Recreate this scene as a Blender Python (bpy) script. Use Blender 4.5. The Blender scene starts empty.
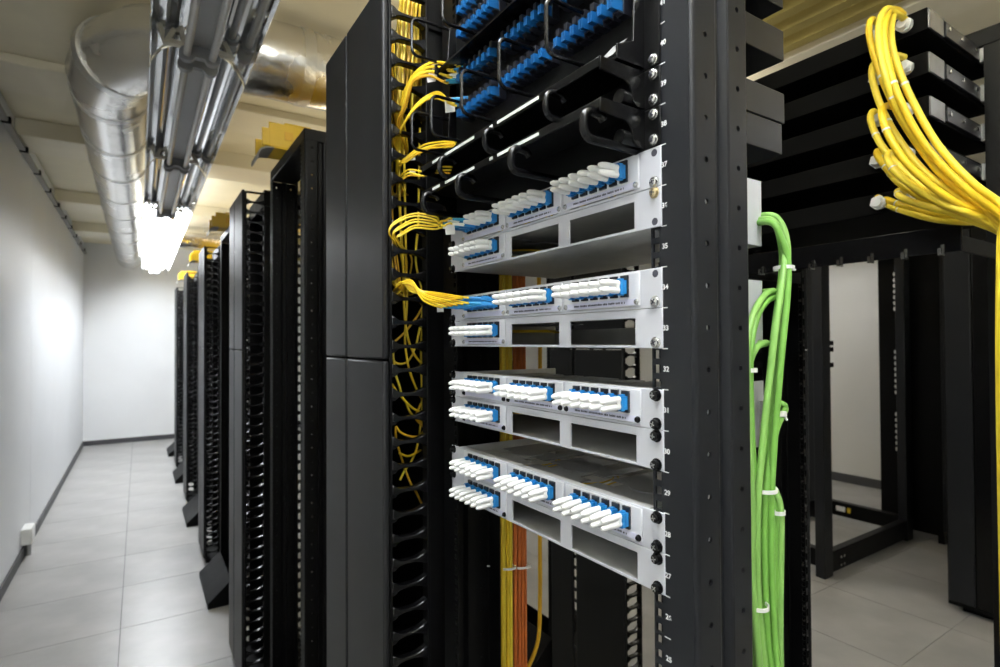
import bpy, bmesh, math, random
from mathutils import Vector, Matrix

# ------------------------------------------------------------------ camera
F = 553.0
CAM = Vector((-0.0075, 0.0, 1.5))
ay = Vector((139 - 500, -(343 - 333.5), -F)).normalized()      # world +Y in camera axes
ax = Vector((1347 - 500, -(336.5 - 333.5), -F))
ax = (ax - ay * ax.dot(ay)).normalized()                        # world +X in camera axes
az = ax.cross(ay)
ROT = Matrix((ax, ay, az))                                      # camera -> world
scene = bpy.context.scene
cam_data = bpy.data.cameras.new('camera')
cam_data.sensor_width = 36.0
cam_data.lens = 36.0 * F / 1000.0
cam_data.clip_start = 0.02
cam_data.dof.use_dof = True
cam_data.dof.focus_distance = 0.78
cam_data.dof.aperture_fstop = 6.3
cam = bpy.data.objects.new('camera', cam_data)
scene.collection.objects.link(cam)
cam.matrix_world = Matrix.Translation(CAM) @ ROT.to_4x4()
scene.camera = cam

# ------------------------------------------------------------------ world, exposure
world = bpy.data.worlds.new('world')
scene.world = world
world.use_nodes = True
world.node_tree.nodes['Background'].inputs[0].default_value = (0.05, 0.055, 0.06, 1)
world.node_tree.nodes['Background'].inputs[1].default_value = 0.2
scene.view_settings.view_transform = 'Standard'
scene.view_settings.look = 'None'
scene.view_settings.exposure = 0.0
scene.view_settings.gamma = 1.0
scene.view_settings.use_curve_mapping = False
LAMP_WATTS = 41.0           # one lit luminaire
TUBE_GLOW = 14.0
WARM_WATTS = 4.5

random.seed(7)
COL = scene.collection
U = 0.04445
def zU(n):                  # bottom of rack unit n
    return 1.4908 + (n - 33) * U
RACK_H = zU(48)

# ------------------------------------------------------------------ helpers
def pix(px, py, axis, val):
    d = ROT @ Vector(((px - 500) / F, (333.5 - py) / F, -1.0))
    k = 'xyz'.index(axis)
    t = (val - CAM[k]) / d[k]
    return CAM + d * t

class MB:
    def __init__(self):
        self.v = []; self.f = []
    def add(self, vs, fs):
        n = len(self.v)
        self.v += [tuple(p) for p in vs]
        self.f += [tuple(i + n for i in q) for q in fs]
    def box(self, x0, x1, y0, y1, z0, z1):
        self.add([(x0,y0,z0),(x1,y0,z0),(x1,y1,z0),(x0,y1,z0),(x0,y0,z1),(x1,y0,z1),(x1,y1,z1),(x0,y1,z1)],
                 [(0,3,2,1),(4,5,6,7),(0,1,5,4),(1,2,6,5),(2,3,7,6),(3,0,4,7)])
        return self
    def prism(self, pts, ext):
        n = len(pts); e = Vector(ext)
        a = [Vector(p) for p in pts]
        self.add(a + [p + e for p in a],
                 [tuple(range(n))[::-1], tuple(range(n, 2 * n))] + [(i, (i + 1) % n, (i + 1) % n + n, i + n) for i in range(n)])
        return self
    def cyl(self, p0, p1, r0, r1=None, n=12):
        p0 = Vector(p0); p1 = Vector(p1); r1 = r0 if r1 is None else r1
        d = (p1 - p0).normalized()
        u = d.orthogonal().normalized(); w = d.cross(u)
        vs = []
        for p, r in ((p0, r0), (p1, r1)):
            for i in range(n):
                a = 2 * math.pi * i / n
                vs.append(p + u * (r * math.cos(a)) + w * (r * math.sin(a)))
        self.add(vs, [tuple(range(n))[::-1], tuple(range(n, 2 * n))] + [(i, (i + 1) % n, (i + 1) % n + n, i + n) for i in range(n)])
        return self
    def tube(self, pts, r, n=7, flat=None):
        pts = [Vector(p) for p in pts]
        m = len(pts); vs = []
        t0 = (pts[1] - pts[0]).normalized()
        u = t0.orthogonal().normalized()
        if flat is not None:
            u = Vector(flat); u = (u - t0 * u.dot(t0)).normalized()
        for k in range(m):
            t = (pts[min(k + 1, m - 1)] - pts[max(k - 1, 0)]).normalized()
            u = (u - t * u.dot(t)).normalized(); w = t.cross(u)
            rr = r[k] if isinstance(r, (list, tuple)) else r
            for i in range(n):
                a = 2 * math.pi * i / n
                vs.append(pts[k] + u * (rr * math.cos(a)) + w * (rr * math.sin(a)))
        fs = [tuple(range(n))[::-1], tuple(range((m - 1) * n, m * n))]
        for k in range(m - 1):
            for i in range(n):
                j = (i + 1) % n
                fs.append((k * n + i, k * n + j, (k + 1) * n + j, (k + 1) * n + i))
        self.add(vs, fs)
        return self
    def ribbon(self, prof, z0, z1, thick, side):
        """sheet-metal profile (list of x,y) extruded in z; thickness to one side"""
        n = len(prof); off = []
        for i in range(n):
            a = Vector(prof[max(i - 1, 0)]); b = Vector(prof[min(i + 1, n - 1)])
            d = (b - a).normalized(); nn = Vector((-d.y, d.x)) * side
            off.append(Vector(prof[i]) + nn * thick)
        ring = [tuple(p) for p in prof] + [tuple(p) for p in off[::-1]]
        self.prism([(p[0], p[1], z0) for p in ring], (0, 0, z1 - z0))
        return self
    def plate(self, fmap, us, vs, t, square=(), rnd=()):
        """flat plate on grid us x vs, depth 0..t; fmap(u,v,d)->xyz; cells in square are empty, in rnd have a round hole"""
        nu, nv = len(us), len(vs)
        idx = {}
        def vert(u, v, d):
            k = (round(u, 6), round(v, 6), d)
            if k not in idx:
                idx[k] = len(self.v); self.v.append(tuple(fmap(u, v, t * d)))
            return idx[k]
        def solid(i, j):
            return 0 <= i < nu - 1 and 0 <= j < nv - 1 and (i, j) not in square
        for i in range(nu - 1):
            for j in range(nv - 1):
                if not solid(i, j): continue
                a, b, c, d = us[i], us[i + 1], vs[j], vs[j + 1]
                if (i, j) in rnd:
                    r = rnd[(i, j)]; mu, mv = (a + b) / 2, (c + d) / 2
                    outer = [(a, c), (mu, c), (b, c), (b, mv), (b, d), (mu, d), (a, d), (a, mv)]
                    inner = [(mu + r * math.cos(q), mv + r * math.sin(q)) for q in [math.pi * (1.25 + .25 * k) for k in range(8)]]
                    for k in range(8):
                        l = (k + 1) % 8
                        for dd in (0, 1):
                            self.f.append((vert(*outer[k], dd), vert(*outer[l], dd), vert(*inner[l], dd), vert(*inner[k], dd)))
                        self.f.append((vert(*inner[k], 0), vert(*inner[l], 0), vert(*inner[l], 1), vert(*inner[k], 1)))
                else:
                    for dd in (0, 1):
                        self.f.append((vert(a, c, dd), vert(b, c, dd), vert(b, d, dd), vert(a, d, dd)))
                for (di, dj, p, q) in ((-1, 0, (a, c), (a, d)), (1, 0, (b, c), (b, d)), (0, -1, (a, c), (b, c)), (0, 1, (a, d), (b, d))):
                    if not solid(i + di, j + dj):
                        self.f.append((vert(*p, 0), vert(*q, 0), vert(*q, 1), vert(*p, 1)))
        return self
    def mesh(self, name, mat, smooth=True):
        me = bpy.data.meshes.new(name)
        me.from_pydata(self.v, [], self.f)
        bm = bmesh.new(); bm.from_mesh(me)
        bmesh.ops.recalc_face_normals(bm, faces=bm.faces)
        bm.to_mesh(me); bm.free()
        if smooth:
            me.polygons.foreach_set('use_smooth', [True] * len(me.polygons))
            me.set_sharp_from_angle(angle=math.radians(38))
        me.materials.append(mat)
        return me
    def build(self, name, mat, parent=None, bevel=0.0, seg=2, smooth=True):
        o = bpy.data.objects.new(name, self.mesh(name, mat, smooth))
        COL.objects.link(o)
        if parent is not None:
            o.parent = parent
            o.location = -Vector(root_loc(parent))
        if bevel:
            b = o.modifiers.new('bevel', 'BEVEL'); b.width = bevel; b.segments = seg; b.limit_method = 'ANGLE'
            b.angle_limit = math.radians(40); b.harden_normals = False
        return o

def root_loc(o):
    p = Vector(o.location)
    while o.parent is not None:
        o = o.parent; p += Vector(o.location)
    return p

def tag(o, label, cat, group=None, kind=None):
    if label: o['label'] = label
    if cat: o['category'] = cat
    if group: o['group'] = group
    if kind: o['kind'] = kind
    return o

def thing(name, label, cat, loc=(0, 0, 0), group=None):
    o = bpy.data.objects.new(name, None)
    o.empty_display_size = 0.05
    COL.objects.link(o); o.location = loc
    return tag(o, label, cat, group)

def inst(me, name, wpos, parent=None):
    o = bpy.data.objects.new(name, me); COL.objects.link(o)
    if parent is not None:
        o.parent = parent
        o.location = Vector(wpos) - root_loc(parent)
    else:
        o.location = wpos
    return o

def copy_tree(o, parent=None, loc=None):
    c = o.copy(); COL.objects.link(c); c.parent = parent
    if loc is not None: c.location = loc
    for ch in list(o.children): copy_tree(ch, c)
    return c

def spline(pts, n=6):
    pts = [Vector(p) for p in pts]
    P = [pts[0] * 2 - pts[1]] + pts + [pts[-1] * 2 - pts[-2]]
    out = []
    for i in range(1, len(P) - 2):
        a, b, c, d = P[i - 1:i + 3]
        for k in range(n):
            t = k / n
            out.append(0.5 * ((2 * b) + (c - a) * t + (2 * a - 5 * b + 4 * c - d) * t * t + (3 * b - a - 3 * c + d) * t ** 3))
    out.append(pts[-1])
    return out

# ------------------------------------------------------------------ materials
def mat(name, col, rough=0.5, metal=0.0, var=0.0, scale=8.0, bump=0.0, bscale=None, emit=None, spec=0.5, stretch=None):
    m = bpy.data.materials.new(name); m.use_nodes = True
    nt = m.node_tree; b = nt.nodes['Principled BSDF']
    b.inputs['Base Color'].default_value = (*col, 1)
    b.inputs['Roughness'].default_value = rough
    b.inputs['Metallic'].default_value = metal
    b.inputs['Specular IOR Level'].default_value = spec
    if emit:
        b.inputs['Emission Color'].default_value = (*emit[:3], 1); b.inputs['Emission Strength'].default_value = emit[3]
    tc = nt.nodes.new('ShaderNodeTexCoord'); src = tc.outputs['Object']
    if stretch:
        mp = nt.nodes.new('ShaderNodeMapping'); mp.inputs['Scale'].default_value = stretch
        nt.links.new(src, mp.inputs['Vector']); src = mp.outputs['Vector']
    nz = nt.nodes.new('ShaderNodeTexNoise'); nz.inputs['Scale'].default_value = scale; nz.inputs['Detail'].default_value = 5
    nt.links.new(src, nz.inputs['Vector'])
    mr = nt.nodes.new('ShaderNodeMapRange')
    mr.inputs['To Min'].default_value = max(rough - 0.06, 0.02); mr.inputs['To Max'].default_value = min(rough + 0.06, 1)
    nt.links.new(nz.outputs['Fac'], mr.inputs['Value']); nt.links.new(mr.outputs['Result'], b.inputs['Roughness'])
    if var:
        r = nt.nodes.new('ShaderNodeValToRGB')
        r.color_ramp.elements[0].position = 0.3; r.color_ramp.elements[1].position = 0.7
        r.color_ramp.elements[0].color = (*[c * (1 - var) for c in col], 1)
        r.color_ramp.elements[1].color = (*[min(c * (1 + var), 1) for c in col], 1)
        nt.links.new(nz.outputs['Fac'], r.inputs['Fac']); nt.links.new(r.outputs['Color'], b.inputs['Base Color'])
    if bump:
        n2 = nt.nodes.new('ShaderNodeTexNoise'); n2.inputs['Scale'].default_value = bscale or scale * 4; n2.inputs['Detail'].default_value = 4
        nt.links.new(src, n2.inputs['Vector'])
        bp = nt.nodes.new('ShaderNodeBump'); bp.inputs['Strength'].default_value = bump; bp.inputs['Distance'].default_value = 0.01
        nt.links.new(n2.outputs['Fac'], bp.inputs['Height']); nt.links.new(bp.outputs['Normal'], b.inputs['Normal'])
    return m

M = {
 'black':   mat('black_powder_coat', (0.0025, 0.0025, 0.0028), 0.46, var=0.15, bump=0.03, bscale=900, spec=0.14),
 'post':    mat('black_satin_post', (0.0115, 0.0125, 0.0155), 0.38, var=0.1, bump=0.02, bscale=1200, spec=0.32),
 'plastic': mat('black_plastic', (0.0035, 0.0035, 0.004), 0.27, spec=0.42),
 'cover':   mat('charcoal_cover', (0.0125, 0.0128, 0.0142), 0.42, var=0.06, scale=3, spec=0.24),
 'gloss':   mat('black_gloss', (0.003, 0.003, 0.0035), 0.24, spec=0.3),
 'dark':    mat('dark_interior', (0.003, 0.003, 0.003), 0.7, spec=0.03),
 'grey':    mat('light_grey_enamel', (0.57, 0.58, 0.63), 0.38, var=0.03, bump=0.02, bscale=1500),
 'bezel':   mat('pale_grey_bezel', (0.67, 0.68, 0.72), 0.36, var=0.02),
 'tray':    mat('galvanised_tray', (0.55, 0.55, 0.54), 0.42, metal=0.12, var=0.12, scale=20),
 'cass':    mat('cassette_grey', (0.30, 0.30, 0.30), 0.45, var=0.08),
 'strip':   mat('label_strip', (0.63, 0.64, 0.78), 0.35, var=0.03, scale=60),
 'white':   mat('white_plastic', (0.86, 0.86, 0.84), 0.38),
 'tagw':    mat('white_tag', (0.80, 0.80, 0.80), 0.5),
 'print':   mat('dark_print', (0.05, 0.05, 0.07), 0.6),
 'paint':   mat('white_print', (0.85, 0.85, 0.85), 0.5),
 'blue':    mat('blue_plastic', (0.010, 0.20, 0.52), 0.34),
 'navy':    mat('deep_blue_plastic', (0.005, 0.082, 0.25), 0.34),
 'blue2':   mat('azure_boot', (0.02, 0.29, 0.58), 0.4),
 'adblk':   mat('adapter_black', (0.012, 0.013, 0.02), 0.4),
 'yellow':  mat('yellow_jacket', (0.78, 0.53, 0.02), 0.42, var=0.08, scale=30),
 'yellow2': mat('amber_jacket', (0.68, 0.38, 0.015), 0.42, var=0.08, scale=30),
 'yellow3': mat('lemon_jacket', (0.86, 0.66, 0.05), 0.38, var=0.06, scale=30),
 'orange':  mat('orange_jacket', (0.52, 0.13, 0.02), 0.45, var=0.12, scale=30),
 'green':   mat('green_jacket', (0.17, 0.40, 0.07), 0.40, var=0.07, scale=25),
 'green2':  mat('pale_green_jacket', (0.23, 0.46, 0.11), 0.40, var=0.07, scale=25),
 'chrome':  mat('zinc_screw', (0.62, 0.62, 0.60), 0.25, metal=1.0),
 'brass':   mat('brass_screw', (0.62, 0.52, 0.32), 0.28, metal=1.0),
 'dsteel':  mat('dull_steel', (0.16, 0.16, 0.165), 0.42, metal=0.6, var=0.15, scale=40),
 'steel':   mat('grey_steel', (0.40, 0.40, 0.40), 0.4, metal=0.7, var=0.1, scale=40),
 'foil':    mat('aluminium_foil', (0.74, 0.73, 0.71), 0.26, metal=1.0, var=0.06, scale=4, bump=0.45, bscale=14),
 'foilband':mat('foil_tape', (0.70, 0.70, 0.69), 0.34, metal=1.0, bump=0.3, bscale=40),
 'mirror':  mat('mirror_reflector', (0.80, 0.81, 0.82), 0.07, metal=1.0),
 'lamp':    mat('lamp_body', (0.42, 0.43, 0.44), 0.35, metal=0.3),
 'holder':  mat('lamp_holder', (0.25, 0.26, 0.28), 0.45),
 'bracket': mat('cream_bracket', (0.62, 0.58, 0.48), 0.5),
 'tubeoff': mat('tube_unlit', (0.55, 0.56, 0.57), 0.15),
 'tubeon':  mat('tube_lit', (0.9, 0.9, 0.9), 0.2, emit=(0.96, 0.98, 1.0, TUBE_GLOW)),
 'raceway': mat('yellow_raceway', (0.70, 0.45, 0.02), 0.4, var=0.05),
 'wall':    mat('white_wall_panel', (0.78, 0.80, 0.83), 0.45, var=0.02, scale=2),
 'wallend': mat('white_end_wall', (0.80, 0.81, 0.82), 0.6, var=0.02, scale=2),
 'wallr':   mat('warm_white_wall', (0.68, 0.67, 0.64), 0.6, var=0.02, scale=2),
 'ceil':    mat('cream_ceiling', (0.82, 0.76, 0.58), 0.7, var=0.05, scale=3),
  'ochre':   mat('ochre_deck', (0.40, 0.32, 0.09), 0.55, var=0.12, scale=3),
 'beam':    mat('cream_beam', (0.82, 0.76, 0.60), 0.65, var=0.04, scale=3),
 'base':    mat('dark_skirting', (0.06, 0.06, 0.065), 0.5),
 'tile':    mat('grey_floor_tile', (0.37, 0.365, 0.355), 0.34, var=0.16, scale=3.2, bump=0.02, bscale=200),
 'joint':   mat('tile_joint', (0.10, 0.10, 0.10), 0.8),
 'trunk':   mat('grey_trunking', (0.30, 0.29, 0.27), 0.5),
}

# ------------------------------------------------------------------ the room
XL, XR, Y0, Y1, ZC = -0.69, 6.2, -3.1, 10.1, 2.98
fl = MB().box(XL - .1, XR + .1, Y0 - .1, Y1 + .1, -0.06, -0.004).build('floor', M['joint'])
tag(fl, 'grey raised access floor of square tiles', 'floor', kind='structure')
tile_me = None
g = 0.0016
mb = MB().box(g, .6 - g, g, .6 - g, -0.03, 0.0); tile_me = mb.mesh('tile', M['tile'])
ny0 = -3.06
k = 0
for i in range(12):
    for j in range(22):
        x = XL + .005 + .6 * i; y = ny0 + .6 * j
        if x > XR or (i > 1 and j < 3) or (i > 8 and j > 14): continue
        o = inst(tile_me, 'tile', (x, y, 0), fl)

wl = MB().box(XL - .12, XL - .02, Y0 - .1, Y1 + .1, 0, ZC).build('wall_left', M['joint'])
tag(wl, 'white panelled wall along the aisle', 'wall', kind='structure')
for a, b in ((-3.1, -.4), (-.4, 2.52), (2.52, 5.44), (5.44, 8.36), (8.36, 10.1)):
    MB().box(XL - .02, XL, a + .004, b - .004, 0, ZC).build('wall_panel', M['wall'], wl, bevel=.003)
we = MB().box(XL - .1, XR + .1, Y1, Y1 + .1, 0, ZC).build('wall_back', M['wallend'])
tag(we, 'white end wall closing the aisle', 'wall', kind='structure')
wr = MB().box(XR, XR + .1, Y0 - .1, Y1 + .1, 0, ZC).build('wall_right', M['wallr'])
tag(wr, 'off white wall beyond the racks', 'wall', kind='structure')
wn = MB().box(XL - .1, XR + .1, Y0 - .1, Y0, 0, ZC).build('wall_front', M['wallend'])
tag(wn, 'white wall behind the viewer', 'wall', kind='structure')
tag(MB().box(XL, XL + .012, Y0, Y1, 0, .07).build('baseboard_left', M['base']), 'dark skirting along the aisle wall', 'skirting', kind='structure')
tag(MB().box(XL + .012, XR - .012, Y1 - .012, Y1, 0, .07).build('baseboard_back', M['base']), 'dark skirting on the end wall', 'skirting', kind='structure')
tag(MB().box(XR - .012, XR, Y0, Y1, 0, .09).build('baseboard_right', M['base']), 'dark skirting on the far right wall', 'skirting', kind='structure')
ce = MB().box(XL - .1, XR + .1, Y0 - .1, Y1 + .1, ZC, ZC + .1).build('ceiling', M['ceil'])
tag(ce, 'cream painted ceiling with beams', 'ceiling', kind='structure')
for y in [-1.9, .69, 3.7, 4.72, 6.74, 8.4]:
    MB().box(XL, 1.7, y, y + .42, ZC - (.05 if y == 3.7 else .115), ZC).build('beam', M['beam'], ce, bevel=.006)
MB().box(2.76, 3.02, Y0, Y1, ZC - .05, ZC).build('beam', M['beam'], ce, bevel=.006)
for i in range(7):      # ribbed deck beside the beam
    x = 1.74 + i * .145
    MB().prism([(x, Y0, ZC), (x + .025, Y0, ZC - .05), (x + .085, Y0, ZC - .05), (x + .11, Y0, ZC)], (0, Y1 - Y0, 0)).build('deck_rib', M['ochre'], ce)

# wall trunking with fixings
zt = 2.82
t = thing('wall_trunking', 'thin grey trunking rail running along the top of the left wall', 'trunking', (XL + .02, 5, zt))
MB().box(XL, XL + .035, 1.5, Y1, zt - .013, zt + .013).build('rail', M['trunk'], t, bevel=.003)
clip = MB().box(-.005, .04, -.016, .016, -.017, .017).mesh('clip', M['dark'])
for i in range(14): inst(clip, 'clip', (XL + .005, 1.9 + .6 * i, zt), t)

# outlet box by the skirting
t = thing('outlet_box', 'small white outlet box with conduit low on the left wall', 'outlet box', (XL + .03, 5.13, 0))
MB().box(XL, XL + .06, 5.03, 5.2, .10, .21).build('box', M['white'], t, bevel=.006)
MB().tube([(XL + .028, 5.14, 0.0), (XL + .028, 5.14, .105)], .018, 10).build('conduit', M['steel'], t)
MB().box(XL + .06, XL + .062, 5.05, 5.18, .12, .19).build('lid', M['tagw'], t, bevel=.004)

# ------------------------------------------------------------------ luminaires
def luminaire_mesh(x0, x1, z, L, lit):
    """parts in local coordinates, y from 0 to L"""
    w = x1 - x0; c = (x0 + x1) / 2
    parts = []
    h = MB().box(c - .045, c + .045, .01, L - .01, z + .055, z + .115)
    parts.append(('housing', h.mesh('housing', M['lamp'])))
    for s in (-1, 1):
        e = c + s * w / 2
        pr = [(c + s * .045, z + .055), (c + s * .07, z + .075), (c + s * (w * .36), z + .05), (e - s * .004, z - .005), (e, z - .03)]
        vs = []
        for y in (.02, L - .02):
            vs += [(p[0], y, p[1]) for p in pr]
            vs += [(p[0] + s * .003, y, p[1] + .004) for p in pr[::-1]]
        n = 2 * len(pr)
        b = MB(); b.add(vs, [tuple(range(n)), tuple(range(n, 2 * n))] + [(i, (i + 1) % n, (i + 1) % n + n, i + n) for i in range(n)])
        parts.append(('reflector', b.mesh('reflector', M['mirror'], smooth=False)))
        tb = MB().cyl((c + s * .04, .05, z + .022), (c + s * .04, L - .05, z + .022), .013, n=14)
        parts.append(('fluorescent_tube', tb.mesh('fluorescent_tube', M['tubeon' if lit else 'tubeoff'])))
        bk = MB().box(min(c + s * .05, e), max(c + s * .05, e), L - .045, L - .02, z + .048, z + .064)
        parts.append(('cross_bracket', bk.mesh('cross_bracket', M['bracket'])))
    for y in (.03, L - .055):
        hd = MB()
        for s in (-1, 1):
            hd.cyl((c + s * .04, y, z + .022), (c + s * .04, y + .025, z + .022), .026, n=16)
        hd.box(c - .04, c + .04, y, y + .025, z + .014, z + .056)
        parts.append(('lamp_holder', hd.mesh('lamp_holder', M['holder'])))
    rod = MB()
    for y in (.7, L - .25):
        rod.cyl((c, y, z + .115), (c, y, ZC), .004, n=6)
    parts.append(('hanger', rod.mesh('hanger', M['steel'])))
    return parts
LUM = {}
def luminaire(cx, y, lit, label, watts=None, col=None, up=.22, z=2.5, w=.305, L=1.43):
    key = (lit,)
    if key not in LUM: LUM[key] = luminaire_mesh(-w / 2, w / 2, 0, L, lit) if False else luminaire_mesh(-w / 2, w / 2, z, L, lit)
    t = thing('linear_luminaire', label, 'ceiling light', (cx, y, 0), 'linear luminaires hung over the aisles')
    for nm, me in LUM[key]:
        o = bpy.data.objects.new(nm, me); COL.objects.link(o); o.parent = t
    if lit:
        ld = bpy.data.lights.new('lamp_light', 'AREA'); ld.shape = 'RECTANGLE'
        ld.size = w * .62; ld.size_y = L * .94; ld.energy = watts or LAMP_WATTS; ld.color = (0.92, 0.96, 1.0)
        lo = bpy.data.objects.new('lamp_light', ld); COL.objects.link(lo); lo.parent = t
        lo.location = (0, L / 2, z + .043)
        if col: ld.color = col
        ud = bpy.data.lights.new('added_uplight', 'AREA'); ud.shape = 'RECTANGLE'      # upward light added to brighten the ceiling
        ud.size = .10; ud.size_y = L * .9; ud.energy = ld.energy * up; ud.color = ld.color
        uo = bpy.data.objects.new('added_uplight', ud); COL.objects.link(uo); uo.parent = t
        uo.location = (0, L / 2, z + .118); uo.rotation_euler = (math.pi, 0, 0)
    return t
LX = .172
names = ['unlit twin tube luminaire at the very top of the picture', 'unlit twin tube luminaire hanging beside the duct elbow', 'unlit twin tube luminaire just before the lit ones',
         'nearest brightly lit luminaire over the aisle', 'second brightly lit luminaire over the aisle', 'farthest brightly lit luminaire before the end wall']
for i, nm in enumerate(names):
    luminaire(LX, .845 + 1.43 * i, i >= 3, nm)
for i in range(2):
    luminaire(LX, -2.015 + 1.43 * i, True, ['added lit luminaire over the aisle far behind the viewer', 'added lit luminaire over the aisle just behind the viewer'][i], watts=[5, 25][i], up=[9, 2.6][i])  # unseen lamps, added to light the panels and the ceiling
for i in range(3):
    luminaire(2.75, [-1.2, 1.9, 5.0][i], True, ['added lit luminaire over the near part of second aisle', 'added lit luminaire over the middle of second aisle', 'added lit luminaire over the far part of second aisle'][i], watts=9, col=(1.0, .93, .78), up=1.2)  # added out of view, for warm light on the right side
luminaire(5.4, 2.4, True, 'added lit luminaire beyond the third rack row by right wall', watts=8, col=(1.0, .96, .88))  # unseen lamp, added to light the right end of the room

# warm lamps added out of view between the two rack rows, to brighten the ceiling
for i, y in enumerate((.9, 3.3, 5.7)):
    t = thing('added_luminaire', ['nearest', 'middle', 'farthest'][i] + ' open topped warm luminaire, added out of view between the two rack rows', 'ceiling light', (1.1, y, 2.03), 'added warm luminaires between the rows')
    MB().box(1.0, 1.2, y, y + 1.3, 2.00, 2.005).build('housing', M['lamp'], t)
    for x in (1.0, 1.195): MB().box(x, x + .005, y, y + 1.3, 2.005, 2.07).build('side_wall', M['lamp'], t)
    for yy in (y + .1, y + 1.2): MB().cyl((1.1, yy, 2.0051), (1.1, yy, ZC), .004, n=6).build('hanger', M['steel'], t)
    ld = bpy.data.lights.new('lamp_light', 'AREA'); ld.shape = 'RECTANGLE'; ld.size = .17; ld.size_y = 1.2; ld.energy = WARM_WATTS; ld.color = (1.0, .88, .62)
    lo = bpy.data.objects.new('lamp_light', ld); COL.objects.link(lo); lo.parent = t; lo.location = (0, .65, .02); lo.rotation_euler = (math.pi, 0, 0)

# ------------------------------------------------------------------ foil ducts
def foil_duct(name, label, path, r, bands):
    t = thing(name, label, 'air duct', path[0])
    b = MB(); n = 28
    # mitred joints: plain tube through the points
    b.tube(path, r, n)
    b.build('duct_shell', M['foil'], t)
    for p, d in bands:
        p = Vector(p); d = Vector(d).normalized()
        MB().cyl(p - d * .025, p + d * .025, r + .003, n=n).build('tape_band', M['foilband'], t)
    return t
zd, rd = 2.765, .165
path = [(-.13, 9.9, zd), (-.13, 6.5, zd), (-.13, 3.3, zd)]
elb = []
R_ = .56
for a in (0, 22, 44, 66, 90):
    q = math.radians(a)
    elb.append((-.13 + R_ * (1 - math.cos(q)), 3.18 - R_ * math.sin(q), zd))
path = [(-.13, 9.9, zd), (-.13, 3.3, zd)] + elb + [(.8, elb[-1][1], zd), (2.0, elb[-1][1], zd)]
bands = [((-.13, y, zd), (0, 1, 0)) for y in (3.35, 3.95, 4.6, 5.3, 6.0, 6.7, 7.4, 8.2, 9.0)]
bands += [(elb[1], (math.sin(.384), -math.cos(.384), 0)), (elb[3], (math.sin(1.15), -math.cos(1.15), 0)), ((.62, elb[-1][1], zd), (1, 0, 0)), ((1.2, elb[-1][1], zd), (1, 0, 0))]
foil_duct('foil_duct', 'large foil clad round duct running along the aisle and turning over the racks', path, rd, bands)
foil_duct('branch_duct', 'smaller foil duct crossing above the racks near the end wall', [(.04, 7.55, zd), (.5, 7.55, zd), (1.9, 7.55, zd)], .13, [((.35, 7.55, zd), (1, 0, 0)), ((.9, 7.55, zd), (1, 0, 0))])

# ------------------------------------------------------------------ rack posts
NU = 47
def post_parts(xf, yi, s, fx=1, z0=0.02, z1=None):
    """two-post rack upright. xf: front face plane, yi: inner edge of flange, s: +1 when post lies towards +Y; fx=+1 front faces -X"""
    z1 = z1 or RACK_H
    Y = lambda d: yi + s * d
    X = lambda d: xf + fx * d
    # flange with square holes
    us = [0, .0033, .0118, .052]
    vs = [z0]; holes = set()
    for n in range(1, NU + 1):
        for c in (.00635, .0222, .0381):
            zc = zU(n) + c
            vs += [zc - .0046, zc + .0046]
            holes.add((1, len(vs) - 2))
    vs.append(z1)
    b = MB().plate(lambda u, v, d: (X(d), Y(u), v), us, vs, .0025, holes)
    fl_me = b
    # side web: two ridges with round holes
    w = MB()
    w.ribbon([(X(0), Y(.049)), (X(.0012), Y(.0525)), (X(.004), Y(.0545)), (X(.008), Y(.055))], z0, z1, .0025, -s * fx)
    def ridge(d0, d1):
        vs = [z0]; rd = {}
        for n in range(1, NU + 1):
            zc = zU(n) + .0222
            vs += [zc - .006, zc + .006]; rd[(0, len(vs) - 2)] = .0033
        vs.append(z1)
        w.plate(lambda u, v, d: (X(u), Y(.055 - d), v), [d0, d1], vs, .0025, (), rd)
    ridge(.008, .040)
    w.ribbon([(X(.040), Y(.055)), (X(.043), Y(.054)), (X(.047), Y(.046)), (X(.058), Y(.046)), (X(.062), Y(.054)), (X(.065), Y(.055))], z0, z1, .0025, -s * fx)
    ridge(.065, .096)
    w.ribbon([(X(.096), Y(.055)), (X(.099), Y(.0535)), (X(.1), Y(.05)), (X(.1), Y(.015))], z0, z1, .0025, -s * fx)
    return fl_me, w

def relay_rack(name, label, xf, y0, y1, fx=1, foot=True, group=None, near=False):
    t = thing(name, label, 'equipment rack', (xf + fx * .05, (y0 + y1) / 2, 0), group)
    for yi, s in ((y0, -1), (y1, 1)):
        a, w = post_parts(xf, yi, s, fx)
        pm = M['post' if near and s < 0 else 'black']  # near upright gets a lighter black: its stronger light is put into the colour
        a.build('mounting_rail', pm, t)
        w.build('post', pm, t)
    # top and base
    xa, xb = sorted((xf, xf + fx * .1))
    MB().box(xa, xb, y0 - .053, y1 + .053, RACK_H, RACK_H + .04).build('top_beam', M['black'], t, bevel=.003)
    MB().box(xa, xb, y0 - .053, y1 + .053, .0, .02).build('base_plate', M['black'], t, bevel=.003)
    if foot:
        for q in (-1, 1):
            xs = xf if q * fx < 0 else xf + fx * .1
            ln = .12
            xe = xs + q * ln
            pts = [(xs, y0 - .04, 0), (xe, y0 - .04, 0), (xe, y0 - .04, .03), (xs, y0 - .04, .14)]
            MB().prism(pts, (0, y1 - y0 + .08, 0)).build('foot', M['black'], t, bevel=.003)
    return t

XF = .47
YA, YB = .4225, .8725          # inner edges of the near rack's rails
rack = relay_rack('relay_rack', 'black two post rack holding the patch panels', XF, YA, YB, near=True)

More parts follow.
